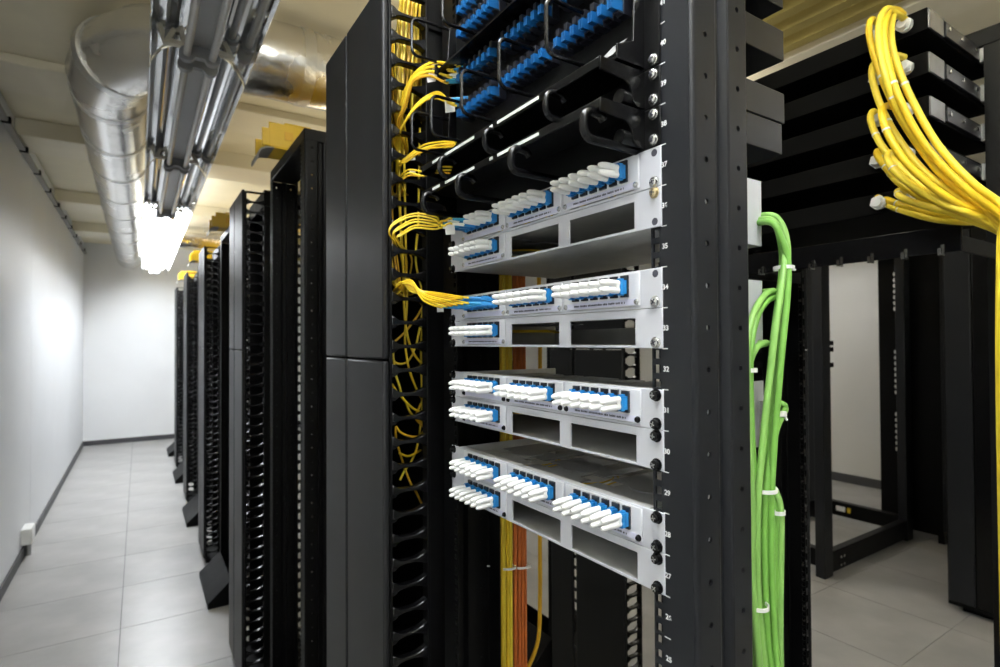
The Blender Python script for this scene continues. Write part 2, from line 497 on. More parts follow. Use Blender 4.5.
# rack unit numbers and tick lines
def text_mesh(s, size, name, material):
    cu = bpy.data.curves.new(name, 'FONT'); cu.body = s; cu.size = size; cu.align_x = 'LEFT'; cu.align_y = 'CENTER'
    cu.extrude = .0001; cu.offset = .00018
    ob = bpy.data.objects.new(name, cu); COL.objects.link(ob)
    dg = bpy.context.evaluated_depsgraph_get()
    me = bpy.data.meshes.new_from_object(ob.evaluated_get(dg))
    bpy.data.objects.remove(ob); bpy.data.curves.remove(cu)
    me.materials.clear(); me.materials.append(material)
    return me
RT = Matrix(((0, 0, -1), (-1, 0, 0), (0, 1, 0)))      # text facing -X, reading towards -Y
tick = MB().box(-.0003, .0001, -.0075, 0, -.0005, .0005).mesh('unit_tick', M['paint'])
for n in range(22, 45):
    me = text_mesh(str(n), .0078, 'unit_number', M['paint'])
    o = inst(me, 'unit_number', (XF - .0003, .4068, zU(n) + .0222), rack)
    o.rotation_euler = RT.to_euler()
    inst(tick, 'unit_tick', (XF - .0001, .408, zU(n)), rack)

# ------------------------------------------------------------------ screws
def screw_mesh(name, material, r=.0052, h=.0045):
    b = MB(); n = 16
    prof = [(0, r * 1.25), (.001, r * 1.25), (.0012, r), (h * .8, r * .92), (h, r * .6)]
    vs = []
    for d, rr in prof:
        for i in range(n):
            a = 2 * math.pi * i / n
            vs.append((-d, rr * math.cos(a), rr * math.sin(a)))
    fs = [tuple(range(n)), tuple(range((len(prof) - 1) * n, len(prof) * n))]
    for k in range(len(prof) - 1):
        for i in range(n):
            fs.append((k * n + i, k * n + (i + 1) % n, (k + 1) * n + (i + 1) % n, (k + 1) * n + i))
    b.add(vs, fs)
    return b.mesh(name, material)
def cross_mesh(name, material, r=.0034, h=.0046):
    b = MB()
    b.box(-h - .0002, -h + .001, -r, r, -.0006, .0006); b.box(-h - .0002, -h + .001, -.0006, .0006, -r, r)
    return b.mesh(name, material)
SC = {'silver': (screw_mesh('mounting_screw', M['chrome']), cross_mesh('screw_cross', M['print'])),
      'brass': (screw_mesh('mounting_screw', M['brass']), cross_mesh('screw_cross', M['print'])),
      'black': (screw_mesh('mounting_screw', M['gloss'], .0056, .007), cross_mesh('screw_cross', M['chrome'], .003, .0071)),
      'small': (screw_mesh('captive_screw', M['chrome'], .0028, .003), None),
      'smallb': (screw_mesh('captive_screw', M['gloss'], .0030, .004), None)}
def screw(kind, pos, parent, name='mounting_screw'):
    a, c = SC[kind]
    o = inst(a, name, pos, parent)
    o.rotation_euler = (random.uniform(0, 3), 0, 0)
    if c:
        k2 = bpy.data.objects.new('screw_cross', c); COL.objects.link(k2); k2.parent = o
    return o

# ------------------------------------------------------------------ patch panels
SLOT = [(.719, .833), (.582, .696), (.445, .559)]       # left, middle, right in the picture
ADP = [[b - .0155 - .0172 * i for i in range(6)] for (a, b) in SLOT]     # left to right
hb = MB().box(-.003, 0, -.0054, .0054, -.0115, .0138).mesh('adapter_housing', M['adblk'])
ab = MB()
ab.box(-.0042, 0, -.0047, .0047, -.0078, .0078); ab.box(-.0090, -.0048, -.0047, .0047, -.0078, .0078)
ab.box(-.0050, -.0040, -.004, .004, -.0070, .0070); ab.box(-.008, -.002, -.0026, .0026, .0078, .0098); ab.box(-.008, -.002, -.0026, .0026, -.0096, -.0078)
ab = ab.mesh('adapter', M['blue'])
pl = MB()
for zc in (-.0041, .0041):
    pl.tube([(0.004, 0, zc), (-.003, 0, zc), (-.006, 0, zc), (-.018, 0, zc), (-.0255, 0, zc - .0004), (-.0290, 0, zc - .0006)], [.0038, .0038, .0041, .0040, .0034, .0019], 10)
pl.box(-.006, -.001, -.0036, .0036, -.005, .005)
plug_me = pl.mesh('dust_plug', M['white'])
XADP = XF - .0045 - .0025         # module face
ORD = ['first', 'second', 'third', 'fourth', 'fifth', 'sixth']
PNAME = {36: 'top', 33: 'second', 30: 'third', 27: 'bottom'}
stripprint = MB()
random.seed(3)
yy = 0
while yy < .088:
    w = random.choice([.0012, .0016, .002, .0022])
    stripprint.box(-.0002, 0, -yy - w, -yy, -.0012, random.choice([.0012, .0009]))
    yy += w + random.choice([.0007, .0007, .0007, .0022])
print_me = stripprint.mesh('label_print', M['print'], smooth=False)
PORTS = {}
def patch_panel(n, corded, scr):
    pn = PNAME[n]
    desc = {36: 'top light grey patch panel, just under the black drawers', 33: 'second light grey patch panel from the top, with yellow cords',
            30: 'third light grey patch panel with black screws', 27: 'bottom light grey patch panel with black screws'}[n]
    z0 = zU(n)
    t = thing('patch_panel', desc, 'patch panel', (XF, .6475, z0), 'fibre patch panels in the near rack')
    ys = [.406, .445, .559, .582, .696, .719, .833, .889]
    for row in (0, 1):
        zb = z0 + row * U
        zs = [zb + .0003, zb + .0035, zb + .0345, zb + U - .0003]
        MB().plate(lambda u, v, d: (XF - .0025 + d, u, v), ys, zs, .0025, {(1, 1), (3, 1), (5, 1)}).build('faceplate', M['grey'], t, bevel=.0006, seg=1)
        # tray: bottom, sides, rear
        b = MB()
        b.box(XF, .69, .428, .867, zb + .0006, zb + .002)
        b.box(XF, .69, .428, .4295, zb + .002, zb + U - .002); b.box(XF, .69, .8655, .867, zb + .002, zb + U - .002)
        b.box(.6885, .69, .4295, .8655, zb + .002, zb + .030)
        b.box(XF, XF + .012, .4295, .8655, zb + .0425, zb + .0437)
        b.build('tray', M['tray'], t)
        if row == 1:      # side wall is enamelled and shows past the upright
            for yy in (.4265, .867):
                MB().box(XF + .004, .69, yy, yy + .0015, zb - U + .001, zb + U - .001).build('side_plate', M['grey'], t)
        mods = [0, 1, 2] if row == 1 else [0]
        for m in mods:
            a, bb = SLOT[m]
            MB().box(XF - .0045, XF - .0024, a - .009, bb + .009, zb + .004, zb + .0425).build('module_plate', M['bezel'], t, bevel=.001)
            md = bpy.data.objects
            mp = MB().box(XF - .0052, XF - .0044, a - .004, bb + .004, zb + .0052, zb + .0122).build('label_strip', M['strip'], t)
            if (m + row + n) % 3 != 1:
                o = inst(print_me, 'label_print', (XF - .0053, bb - .012, zb + .0085), mp)
            for yy in (a - .005, bb + .005):
                screw('small' if n in (36, 33) else 'smallb', (XF - .0045, yy, zb + .0085), t, 'captive_screw')
            # cassette behind the module
            cz = zb + .036
            c = MB().plate(lambda u, v, d: (v, u, cz + d), [a - .004, a + .02, a + .05, a + .09, bb + .004], [XF + .014, XF + .05, XF + .075, XF + .12, XF + .16], .0016, {(0, 1), (3, 1), (1, 3)})
            c.cyl((XF + .085, (a + bb) / 2, cz), (XF + .085, (a + bb) / 2, cz + .003), .028, n=24)
            c.build('cassette', M['cass'], t)
            pts = []
            for k in range(25):
                q = 2 * math.pi * k / 12
                pts.append((XF + .085 + (.045 + .0006 * k) * math.cos(q), (a + bb) / 2 + (.042 + .0006 * k) * math.sin(q), cz - .008 - .0002 * k))
            MB().tube(pts, .0012, 5).build('fibre_coil', M['yellow'], t)
            for i, y in enumerate(ADP[m]):
                zc = zb + .0262
                h = inst(hb, 'adapter_housing', (XF - .0045, y, zc), t)
                inst(ab, 'adapter', (XF - .0075, y, zc), h)
                PORTS[(n, row, m, i)] = (XF - .0165, y, zc)
                if (row, m, i) in corded: continue
                side = ['left', 'middle', 'right'][m]
                p = inst(plug_me, 'dust_plug', (XF - .0165, y, zc))
                p.rotation_euler = (0, math.radians(random.uniform(-4, -1) if n < 33 else random.uniform(-2, 1)), math.radians(random.uniform(-2, 2)))
                tag(p, f'white twin dust plug, {ORD[i]} from left, {"upper" if row else "lower"} {side} module, {pn} patch panel', 'dust plug', 'white dust plugs in the patch panels')
    for z, kind in scr:
        screw(kind, (XF - .0025, .4147, z0 + z), t)
    for z in (.0065, .038, .0505, .0825):
        screw('black', (XF - .0025, .8805, z0 + z), t)
    # ear holes: dark discs stand in for the shade inside
    for z in (.0065, .0825):
        if all(abs(z - q) > .004 for q, _ in scr):
            MB().cyl((XF - .0026, .4147, z0 + z), (XF - .002, .4147, z0 + z), .0042, n=14).build('hole_shade_disc', M['print'], t)
    return t
patch_panel(36, {(1, 0, 0), (1, 0, 1), (1, 0, 2)}, [(.050, 'silver'), (.0385, 'brass')])
patch_panel(33, {(1, 0, i) for i in range(6)}, [(.0515, 'silver'), (.0065, 'silver')])
patch_panel(30, set(), [(.0825, 'black'), (.051, 'black'), (.038, 'black'), (.0065, 'black')])
patch_panel(27, set(), [(.0825, 'black'), (.051, 'black'), (.038, 'black'), (.0065, 'black')])

# small cable-tie base and loose green cable lying inside the second panel
# ------------------------------------------------------------------ black drawers and fibre frame above
def ring_pts(y, z0, z1, x0, x1, gap=True):
    r = .012
    P = [(x1, y, z0)]
    def arc(cx, cz, a0, a1):
        for k in range(6):
            a = math.radians(a0 + (a1 - a0) * k / 5)
            P.append((cx + r * math.cos(a), y, cz + r * math.sin(a)))
    arc(x0 + r, z0 + r, 270, 180)
    arc(x0 + r, z1 - r, 180, 90)
    if gap:
        P.append((x0 + .024, y, z1 - .001)); P.append((x0 + .029, y, z1 - .006))
    else:
        P.append((x1, y, z1))
    return P
def drawer(n, label, rings):
    z0 = zU(n)
    t = thing('rack_drawer', label, 'rack drawer', (XF, .6475, z0), 'black drawers under the blue connectors')
    MB().box(XF - .0025, XF, .406, .889, z0 + .0004, z0 + U - .0004).build('backplate', M['black'], t, bevel=.001)
    if n == 39: MB().box(XF, .745, .428, .867, z0 + .001, z0 + U - .001).build('body', M['post'], t, bevel=.001)
    lip = MB().box(.400, .4035, .43, .866, z0 + .034, z0 + U).build('front_lip', M['gloss'], t, bevel=.0008)
    MB().box(.4035, XF - .0025, .43, .866, z0 + .0425, z0 + U).build('cover_plate', M['black'], t)
    for a, b in ((.800, .826), (.690, .782), (.640, .648), (.535, .628)):
        MB().box(.3994, .4002, a, b, z0 + .0375, z0 + .0415).build('label_strip', M['tagw'], lip)
    # end wings with a hollowed edge
    for y in (.4275, .8665):
        pts = [(.400, z0 + .030), (.400, z0 + U), (XF - .002, z0 + U), (XF - .002, z0 + .002), (.455, z0 + .002), (.449, z0 + .008), (.4475, z0 + .017), (.444, z0 + .024), (.436, z0 + .028)]
        MB().prism([(p[0], y, p[1]) for p in pts], (0, .0025, 0)).build('end_wing', M['gloss'], t, bevel=.0005)
    MB().cyl((.467, .4365, z0 + .012), (.436, .4365, z0 + .012), .0085, n=18).build('latch_knob', M['gloss'], t)
    for y in rings:
        b = MB().tube(ring_pts(y, z0 + .003, z0 + .033, .387, XF - .003), .0050 if n == 38 else .0040, 10)
        b.build('cable_ring', M['gloss'], t)
    for z in (.008, .036):
        screw('silver' if n == 39 else 'silver', (XF - .0025, .4147, z0 + z), t)
    return t
drawer(38, 'lower black drawer with protruding cable rings above the top patch panel', [.440, .577, .716, .835])
drawer(39, 'upper black drawer with white label strips on its lip', [.505, .64, .775])

def fibre_frame(label, z0, z1, rows, rings, bodies):
    t = thing('adapter_frame', label, 'fibre panel', (XF, .6475, z0), 'black fibre frames with blue connectors')
    MB().box(XF - .0025, XF, .406, .889, z0 + .0005, z1 - .0005).build('backplate', M['black'], t, bevel=.001)
    for a, b in bodies: MB().box(XF, .752, .428, .867, a + .001, b - .001).build('body', M['post'], t, bevel=.001)
    MB().prism([(.424, .433, z0 + .010), (.424, .456, z0 + .010), (.446, .456, z0 + .034), (.446, .433, z0 + .034)], (.001, 0, .001)).build('label_plate', M['steel'], t)
    MB().box(.425, XF - .0025, .43, .866, z0 + .004, z0 + .007).build('shelf', M['gloss'], t)
    for y in (.4275, .8665):
        pts = [(.425, z0 + .004), (.425, z0 + .02), (.45, z0 + .03), (.455, z1 - .01), (XF - .002, z1 - .004), (XF - .002, z0 + .004)]
        MB().prism([(p[0], y, p[1]) for p in pts], (0, .0025, 0)).build('end_wing', M['gloss'], t, bevel=.0005)
    for z in rows:
        for i in range(24):
            y = .452 + i * .0162 + (.006 if i % 6 == 5 else 0) * 0
            if i % 8 == 7: continue
            a = bpy.data.objects.new('adapter', FA); COL.objects.link(a); a.parent = t; a.location = Vector((XF - .0025, y, z)) - root_loc(t)
            c = bpy.data.objects.new('adapter_cap', FC); COL.objects.link(c); c.parent = a
        MB().box(XF - .0035, XF - .0025, .45, .84, z + .0165, z + .0205).build('label_strip', M['tagw'], t)
    for y in rings:
        MB().tube(ring_pts(y, z0 + .03, z0 + .095, .385, XF - .003, False), .0026, 8).build('cable_ring', M['gloss'], t)
    for z in (.008, (z1 - z0) / 2, z1 - z0 - .01):
        screw('silver', (XF - .0025, .4147, z0 + z), t)
    return t
fa = MB().box(-.030, -.010, -.0037, -.0006, -.0075, .0045); fa.box(-.030, -.010, .0006, .0037, -.0075, .0045); fa.box(-.022, -.008, -.0030, .0030, .0040, .0068)
FA = fa.mesh('adapter', M['navy'])
fc = MB().box(-.012, 0, -.0058, .0058, -.0105, .0105); fc.box(-.026, -.008, -.0032, .0032, .0070, .0165); fc.box(-.020, -.010, -.0045, .0045, -.0100, -.0076)
FC = fc.mesh('adapter_cap', M['adblk'])
fibre_frame('black fibre frame with two rows of blue connectors above the drawers', zU(40), zU(40) + .163, [zU(40) + .082, zU(40) + .129 + .012], [.50, .60, .70, .80, .875], [(zU(40), zU(41)), (zU(42), zU(43))])
fibre_frame('topmost black fibre frame, cut by the picture top, blue connectors', zU(40) + .163, zU(46), [zU(43) + .083, zU(43) + .123], [.66, .76, .875], [(zU(40) + .163, zU(44)), (zU(44), zU(46))])

# ------------------------------------------------------------------ vertical cable managers
XM0, XM1 = .363, .68
def finger_mesh():
    L = .070; h0, h1 = .0125, .0034
    prof = [(0, -h0), (.006, -h0 * .86), (.014, -h1 * 1.5), (.024, -h1), (.046, -h1), (.060, -h1 * 2.1), (L, -h0),
            (L, h0), (.060, h1 * 2.3), (.046, h1), (.024, h1), (.014, h1 * 1.5), (.006, h0 * .86), (0, h0)]
    return MB().prism([(p[0], 0, p[1]) for p in prof], (0, .016, 0)), prof
fm, fprof = finger_mesh()
FINGER = fm.mesh('finger', M['plastic'])
def bevel_obj(o, w=.001):
    b = o.modifiers.new('bevel', 'BEVEL'); b.width = w; b.segments = 1; b.limit_method = 'ANGLE'; b.angle_limit = math.radians(60)
def cable_manager(y0, y1, label, x0=XM0, x1=XM1, single=True, front=1, rear_cover=False, group='vertical cable managers between the racks', ladder=None, slot=None):
    """front=+1: doors face -X, -1: doors face +X"""
    t = thing('cable_manager', label, 'cable manager', ((x0 + x1) / 2, (y0 + y1) / 2, 0), group)
    H = RACK_H + .005
    fx = x0 if front > 0 else x1
    X = lambda d: fx + front * d
    def bx(b, d0, d1, a, c, z0, z1):
        xa, xb = sorted((X(d0), X(d1))); b.box(xa, xb, a, c, z0, z1); return b
    zs = 1.466
    w = y1 - y0
    ym = y0 + w * .58
    if slot: ym = slot
    gp = .011 if slot else .004
    def doors(d0, d1):
        for z0, z1 in ((.035, zs - .0015), (zs + .0015, H)):
            d = bx(MB(), d0, d1, y0 - .002, ym - gp, z0, z1).build('cover_door', M['cover'], t, bevel=.004)
            e = bx(MB(), d0, d1, ym + gp, y1 + .002, z0, z1).build('cover_door', M['cover'], t, bevel=.004)
    doors(0, .012)
    if slot:
        vs = [.035]; hs = set()
        for q in range(9, 16):
            vs += [zU(q) - .015, zU(q) + .016]; hs.add((1, len(vs) - 2))
        vs.append(H)
        MB().plate(lambda u, v, d: (X(.006 + d), u, v), [ym - .011, ym - .0085, ym + .0085, ym + .011], vs, .004, hs).build('vent_strip', M['plastic'], t)
    else:
        b = MB(); bx(b, .013, .0188, y0 + .004, y1 - .004, .03, H - .01); b.build('door_backing', M['dark'], t)
    if rear_cover:
        D = abs(x1 - x0)
        if ladder:
            for a, c in ((y0 - .002, ladder - .012), (ladder + .012, y1 + .002)):
                bx(MB(), D - .012, D, a, c, .035, H).build('rear_cover', M['cover'], t, bevel=.004)
            lb = MB()
            for n in range(0, 48):
                bx(lb, D - .010, D - .004, ladder - .012, ladder + .012, zU(n) - .008, zU(n) + .008)
            lb.build('vent_ladder', M['plastic'], t)['kind'] = 'stuff'
        else:
            bx(MB(), D - .012, D, y0 - .002, y1 + .002, .035, H).build('rear_cover', M['cover'], t, bevel=.004)
    # mid spine, side frames
    D = abs(x1 - x0)
    for a in (y0, y1 - .022):
        s = MB()
        bx(s, .014, .0188, a, a + .018, .02, H - .004)
        bx(s, .0888, .095, a, a + .022, .02, H - .004)
        if not slot: bx(s, .095, D - .089, a + .006, a + .012, .02, H - .004)
        bx(s, D - .095, D - .0888, a, a + .022, .02, H - .004)
        bx(s, D - .0188, D - .013, a, a + .018, .02, H - .004)
        s.build('side_frame', M['black'], t, bevel=.001)
    if not slot: bx(MB(), D / 2 - .006, D / 2 + .006, y0 + .012, y1 - .012, .02, H - .05).build('centre_spine', M['dark'], t)
    bx(MB(), .014, D, y0, y1, .0, .02).build('base_plate', M['black'], t, bevel=.003)
    tp = MB(); bx(tp, .02, .09, y0, y0 + .012, H - .012, H - .004); bx(tp, .09, D, y0, y1, H - .06, H + .01)
    tp.build('top_plate', M['black'], t, bevel=.002)
    # fingers, near side in front
    for n in range(1, 48):
        z = zU(n)
        if single:
            o = inst(FINGER, 'finger', (X(.0185), y0, z), t)
            if front < 0: o.scale = (-1, 1, 1)
            bevel_obj(o, .0013)
    rest = MB()
    sides = [(y1 - .016, .0185, 1), (y0, D - .0185, -1), (y1 - .016, D - .0185, -1)]
    if not single: sides.append((y0, .0185, 1))
    for yy, d, s in sides:
        for n in range(1, 48):
            rest.prism([(X(d + s * p[0]), yy, zU(n) + p[1]) for p in fprof], (0, .016, 0))
    rest.build('finger_comb', M['plastic'], t)['kind'] = 'stuff'
    return t
PER = 1.66
ML = ['charcoal cable manager beside the patch panels, full of yellow cords', 'second charcoal cable manager along the aisle, with lens shaped gaps',
      'third charcoal cable manager along the aisle', 'fourth charcoal cable manager along the aisle', 'fifth charcoal cable manager, farthest down the aisle']
for i in range(5):
    cable_manager((.958 if i == 0 else .94) + PER * i, (1.32 if i == 0 else 1.335) + PER * i, ML[i], single=i < 2)
# hinge clips and screws on the nearest manager
RL = ['black perforated rack behind the nearest cable manager', 'black rack between second and third cable managers, foot on the floor',
      'black rack between third and fourth cable managers, foot on the floor', 'black rack between fourth and fifth cable managers', 'black rack next to the end wall']
for i in range(5):
    relay_rack('relay_rack', RL[i], .44, 1.895 + PER * i, 2.345 + PER * i, group='two post racks down the aisle')

# ------------------------------------------------------------------ yellow raceway over the racks
t = thing('overhead_raceway', 'yellow plastic fibre raceway running above the rack row', 'cable raceway', (.75, 5.5, 2.26))
ya, yb = 1.5, 9.9
MB().box(.62, .88, ya, yb, 2.205, 2.21).build('trough_floor', M['raceway'], t)
MB().box(.62, .625, ya, yb, 2.21, 2.28).build('trough_side', M['raceway'], t)
MB().box(.875, .88, ya, yb, 2.21, 2.28).build('trough_side', M['raceway'], t)
sup = MB()
for y in [2.0 + PER * i for i in range(5)]:
    sup.box(.70, .73, y, y + .03, RACK_H, 2.205)
    sup.box(.53, .88, y, y + .03, RACK_H + .0401, RACK_H + .044)
sup.build('support_bracket', M['steel'], t)
for i in range(4):
    y = 2.13 + PER * i
    s = thing('yellow_spillway', ['yellow spillway above the perforated rack, nearest', 'yellow spillway above the second rack down the aisle', 'yellow spillway above the third rack down the aisle', 'yellow spillway above the fourth rack down the aisle'][i], 'cable raceway', (.45, y + .08, 2.23), 'yellow spillways over the aisle')
    z = 2.215
    b = MB(); b.box(.385, .535, y, y + .005, z, z + .088); b.box(.385, .535, y + .13, y + .135, z, z + .088); b.box(.385, .535, y, y + .135, z - .005, z)
    b.box(.44, .535, y - .001, y + .136, z + .088, z + .094)
    b.build('channel', M['raceway'], s, bevel=.002)
    for e in (y - .006, y + .13):
        MB().box(.362, .385, e, e + .012, z - .002, z + .062).build('end_flange', M['raceway'], s, bevel=.002)
    pts = [(.40, z - .002), (.375, z - .004), (.357, z - .014), (.348, z - .03), (.346, z - .045)]
    vs = [(p[0], y, p[1]) for p in pts] + [(p[0] + .004, y, p[1] - .004) for p in pts[::-1]]
    MB().prism(vs, (0, .135, 0)).build('drop_lip', M['trunk'], s)
    MB().box(.44, .47, y - .003, y, z + .03, z + .06).build('clip', M['yellow2'], s)

# ------------------------------------------------------------------ yellow patch cords
YM = ['yellow', 'yellow', 'yellow3', 'yellow2']
lc_body = MB().box(-.018, .004, -.0023, .0023, -.0026, .0026)
lc_body.box(-.012, -.002, -.0015, .0015, .0026, .0042)
LCB = lc_body.mesh('connector', M['blue'])
def cord(label, pts, r=.0014, m='yellow', conn=None, boot=None, tagpos=None, group=None, n=6, cat='patch cord', tagsize=(.016, .012)):
    pts = [Vector(p) for p in pts]
    t = thing('fibre_cord', label, cat, pts[0], group)
    if conn:                      # conn = direction in which the cable leaves the plug
        d = Vector(conn).normalized(); p0 = pts[0]
        q = (-d).to_track_quat('X', 'Z').to_euler()
        c = MB(); c.box(-.017, .006, -.0026, .0026, -.0032, .0032); c.box(-.015, -.004, -.0014, .0014, .0032, .0048)
        o = c.build('connector', M['blue'], None, bevel=.0005, seg=1); o.parent = t; o.rotation_euler = q
        b = MB().tube([(-.016, 0, 0), (-.024, 0, 0), (-.036, 0, 0)], [.0029, .0026, .0019], 8)
        o = b.build('boot', M[boot or 'blue2'], None); o.parent = t; o.rotation_euler = q
        pts = [p0 + d * .031, p0 + d * .037, p0 + d * .043] + pts[1:]
    sp = spline(pts, n)
    MB().tube(sp, r, 6).build('cable', M[m], t)
    if tagpos is not None:
        p = sp[int(tagpos * (len(sp) - 1))]
        w, h = tagsize
        # flag faces the aisle diagonally
        u = Vector((.62, -.78, 0)); v = Vector((.15, .1, -1)).normalized()
        q = [p - u * w * .2, p + u * w * .8, p + u * w * .8 + v * h, p - u * w * .2 + v * h]
        nn = u.cross(v).normalized() * .0006
        MB().prism(q, nn).build('tag', M['tagw'], t)
    return t

RY = lambda a, b: random.uniform(a, b)
random.seed(11)
def P(px, py, ax_, v): return pix(px, py, ax_, v)
TOPZ = 2.14
def climb(px, py, j):
    """strand from a point in the manager up to the top of it"""
    y = .965 + .11 * ((j * 37) % 10) / 10
    x0 = RY(395, 422); x1 = RY(395, 424)
    a = P(px, py, 'y', y)
    h = a.z
    out = [a]
    for f, xx in ((.45, x0), (1.0, x1)):
        z = h + (TOPZ - h) * f
        q = P(xx, 100, 'y', y); out.append(Vector((q.x, y, z)))
    return out
cid = 0
# A: eight cords into the fibre frame
for i in range(8):
    r_, c_ = divmod(i, 4)
    s = P(478 - 4 * c_ + 3 * r_, 62 + 5.6 * c_ + r_ * 2, 'y', .795 + .010 * c_)
    pts = [s, P(433 - c_ * 1.5, 62 + 4.4 * c_ + r_, 'y', .885), P(416 - c_, 72 + 3 * c_ + 2 * r_, 'y', .915), P(404 + 2 * r_, 92 + 5 * c_, 'y', .945), P(400 + RY(-3, 3), 112 + 4 * c_, 'y', .975), P(398 + RY(-2, 10), 150, 'y', 1.0)]
    end = pts[-1]
    pts.append(Vector((end.x + .01, 1.06, end.z + .02))); pts += [Vector((end.x + RY(-.01, .02), 1.08, end.z + .15)), Vector((end.x + RY(-.02, .02), 1.08, TOPZ))]
    t = cord('yellow patch cord with blue plug entering the black fibre frame', pts, .0019, YM[i % 4], (-.7, .7, .02), boot=['blue2', 'blue', 'white', 'blue2'][i % 4], tagpos=(.30 if i in (0, 3, 6) else None), group='cords plugged into the fibre frame')
# B: four cords a row lower
for i in range(4):
    s = P(472 + 2 * i, 99 + 2.2 * i, 'y', .80)
    pts = [s, P(436 - i, 92 + 2 * i, 'y', .885), P(418 - i, 103 + 2 * i, 'y', .915), P(405 - i, 122 + 2 * i, 'y', .945), P(397 + i, 142, 'y', .985), P(396 + i, 175, 'y', 1.02), Vector((.43, 1.1, 1.85)), Vector((.42 + .006 * i, 1.1, TOPZ))]
    t = cord('yellow patch cord with blue plug below the first bunch, fibre frame', pts, .0019, YM[i % 3], (-.75, .66, .08), tagpos=(.26 if i == 2 else None), group='cords in the lower fibre frame row', tagsize=(.018, .02))
# C, D: cords vanishing behind the drawer lips
for i in range(7):
    up = i < 4
    yy = (143 + 1.6 * i) if up else (168 + 3 * (i - 4))
    s = P(456 - i, yy - 1, 'y', .80)
    s.x = max(s.x, .408)
    pts = [s, P(440 - i, yy - 1 + (i % 2), 'y', .875), P(424, yy + 2 + 1.5 * (i % 3), 'y', .912), P(408, yy + 13 if up else yy + 2, 'y', .945), P(398 + i % 3, 168 if up else yy + 12, 'y', .985), P(396 + i * 2, 195, 'y', 1.03), Vector((.44, 1.12, 1.85)), Vector((.40 + .008 * i, 1.12, TOPZ))]
    cord('yellow patch cord slipping behind the lip of the upper black drawer' if up else 'yellow patch cord slipping behind the lip of the lower black drawer', pts, .0016, YM[(i + 1) % 4], tagpos=(.42 if i in (1, 4) else None), group='cords behind the upper drawer lip' if up else 'cords behind the lower drawer lip', tagsize=(.012, .008))
# E: three twin cords into the top patch panel
for i in range(3):
    for k in range(2):
        p = Vector(PORTS[(36, 1, 0, i)]) + Vector((.001, 0, .004 - .008 * k))
        sgn = 1 - 2 * k
        pts = [p, P(436, 217 + 4.5 * i + 3 * k, 'y', .885), P(415, 213.5 + 6 * i + 2.5 * k, 'y', .91), P(396 + 3 * i, 221 + 6 * i + 2 * k, 'y', .925), P(389 + 4 * i, 232 + 3 * i, 'y', .93), P(395 + 4 * i, 243 + 2 * i, 'y', .96), P(402 + 5 * i, 262, 'y', 1.0), Vector((.46, 1.1, 1.6)), Vector((.40 + .02 * i + .01 * k, 1.12, 1.75)), Vector((.40 + .02 * i + .01 * k, 1.12, TOPZ))]
        t = cord(f'yellow patch cord in port {ORD[i]} from left, {["upper", "lower"][k]} fibre, top patch panel', pts, .0017, ['yellow', 'yellow3'][k], (-.85, .5, .06), boot=['blue2', 'white'][(i + k) % 2], tagpos=(.20 if (i, k) == (2, 1) else None), group='cords in the top patch panel', tagsize=(.017, .017))
# F: six twin cords into the second panel
for i in range(6):
    for k in range(2):
        p = Vector(PORTS[(33, 1, 0, i)]) + Vector((.001, 0, .004 - .008 * k))
        a = P(423 + i * 2.2, 297 - .9 * i + 3 * k, 'y', .89); b = P(412 + i * .4, 281 + 1.9 * i + k * 2, 'y', .915)
        pts = [p, a, b, P(402 + i, 282 + i, 'y', .935), P(397 + 2 * i, 284 + RY(-4, 6), 'y', .955)]
        if (i + k) % 3 == 0:
            e = pts[-1]; pts += [Vector((e.x + .012, 1.0, e.z + .03)), Vector((.39 + .008 * i, 1.04, 1.8)), Vector((.385 + .009 * i, 1.04, TOPZ))]
        else:
            e = pts[-1]; pts += [Vector((e.x + .01 * k, .985, e.z - .012 + .01 * k)), Vector((.42 + .01 * i, 1.06, e.z - .01)), Vector((.46, 1.2, e.z - .03)), Vector((.47, 1.29, e.z - .2))]
        t = cord(f'yellow patch cord in port {ORD[i]} from left, {["upper", "lower"][k]} fibre, second patch panel', pts, .0017, YM[(i + k) % 4], (-.80, .60, .02 + .012 * i), boot=('blue' if k == 0 else 'blue2'), tagpos=(.28 if (i, k) == (3, 1) else None), group='cords in the second patch panel', tagsize=(.012, .021))
# G: thick bundle dropping in from the top
for j in range(36):
    xt = 397 + 29 * (j / 35.0); y = .982 + .011 * (j % 5)
    xe = xt + RY(-3, 2); ye = RY(66, 118) if xt > 404 else RY(110, 170)
    pts = [P(xt + 7, -22, 'y', y), P(xt + 2, 12, 'y', y), P(xt, 40, 'y', y), P(xe, ye * .6 + 20, 'y', y), P(xe - 1, ye, 'y', y + .02), Vector(P(xe, ye + 12, 'y', y + .09))]
    cord('yellow cord in the dense bundle at the top of the manager', pts, .0026 if j % 3 else .002, YM[j % 4], group='dense yellow bundle in the manager')
# H: wandering strands lower down
wand = [
 [(399, 150), (400, 205), (403, 262), (405, 320), (413, 352), (430, 372)],
 [(404, 150), (405, 200), (406, 262), (407, 300), (405, 335), (406, 352), (410, 372), (420, 396), (436, 420)],
 [(420, 128), (419, 180), (418, 225), (416, 262), (423, 300), (421, 350), (422, 395), (421, 420), (417, 447), (411, 462), (405, 470), (400, 480)],
 [(424, 305), (416, 318), (405, 332), (393, 343)],
 [(414, 352), (408, 361), (401, 364), (394, 361), (391, 350)],
 [(392, 384), (397, 392), (401, 396), (406, 402), (414, 409), (424, 413)],
 [(393, 352), (395, 372), (399, 385), (402, 396)],
 [(421, 403), (416, 418), (424, 428), (419, 436), (409, 436), (400, 432), (396, 427), (396, 440), (399, 450), (404, 466), (410, 482), (416, 492), (424, 508)],
 [(406, 402), (410, 412), (418, 420), (424, 424)],
 [(399, 453), (407, 456), (414, 454), (421, 450)],
 [(424, 300), (421, 322), (416, 345), (413, 352)],
]
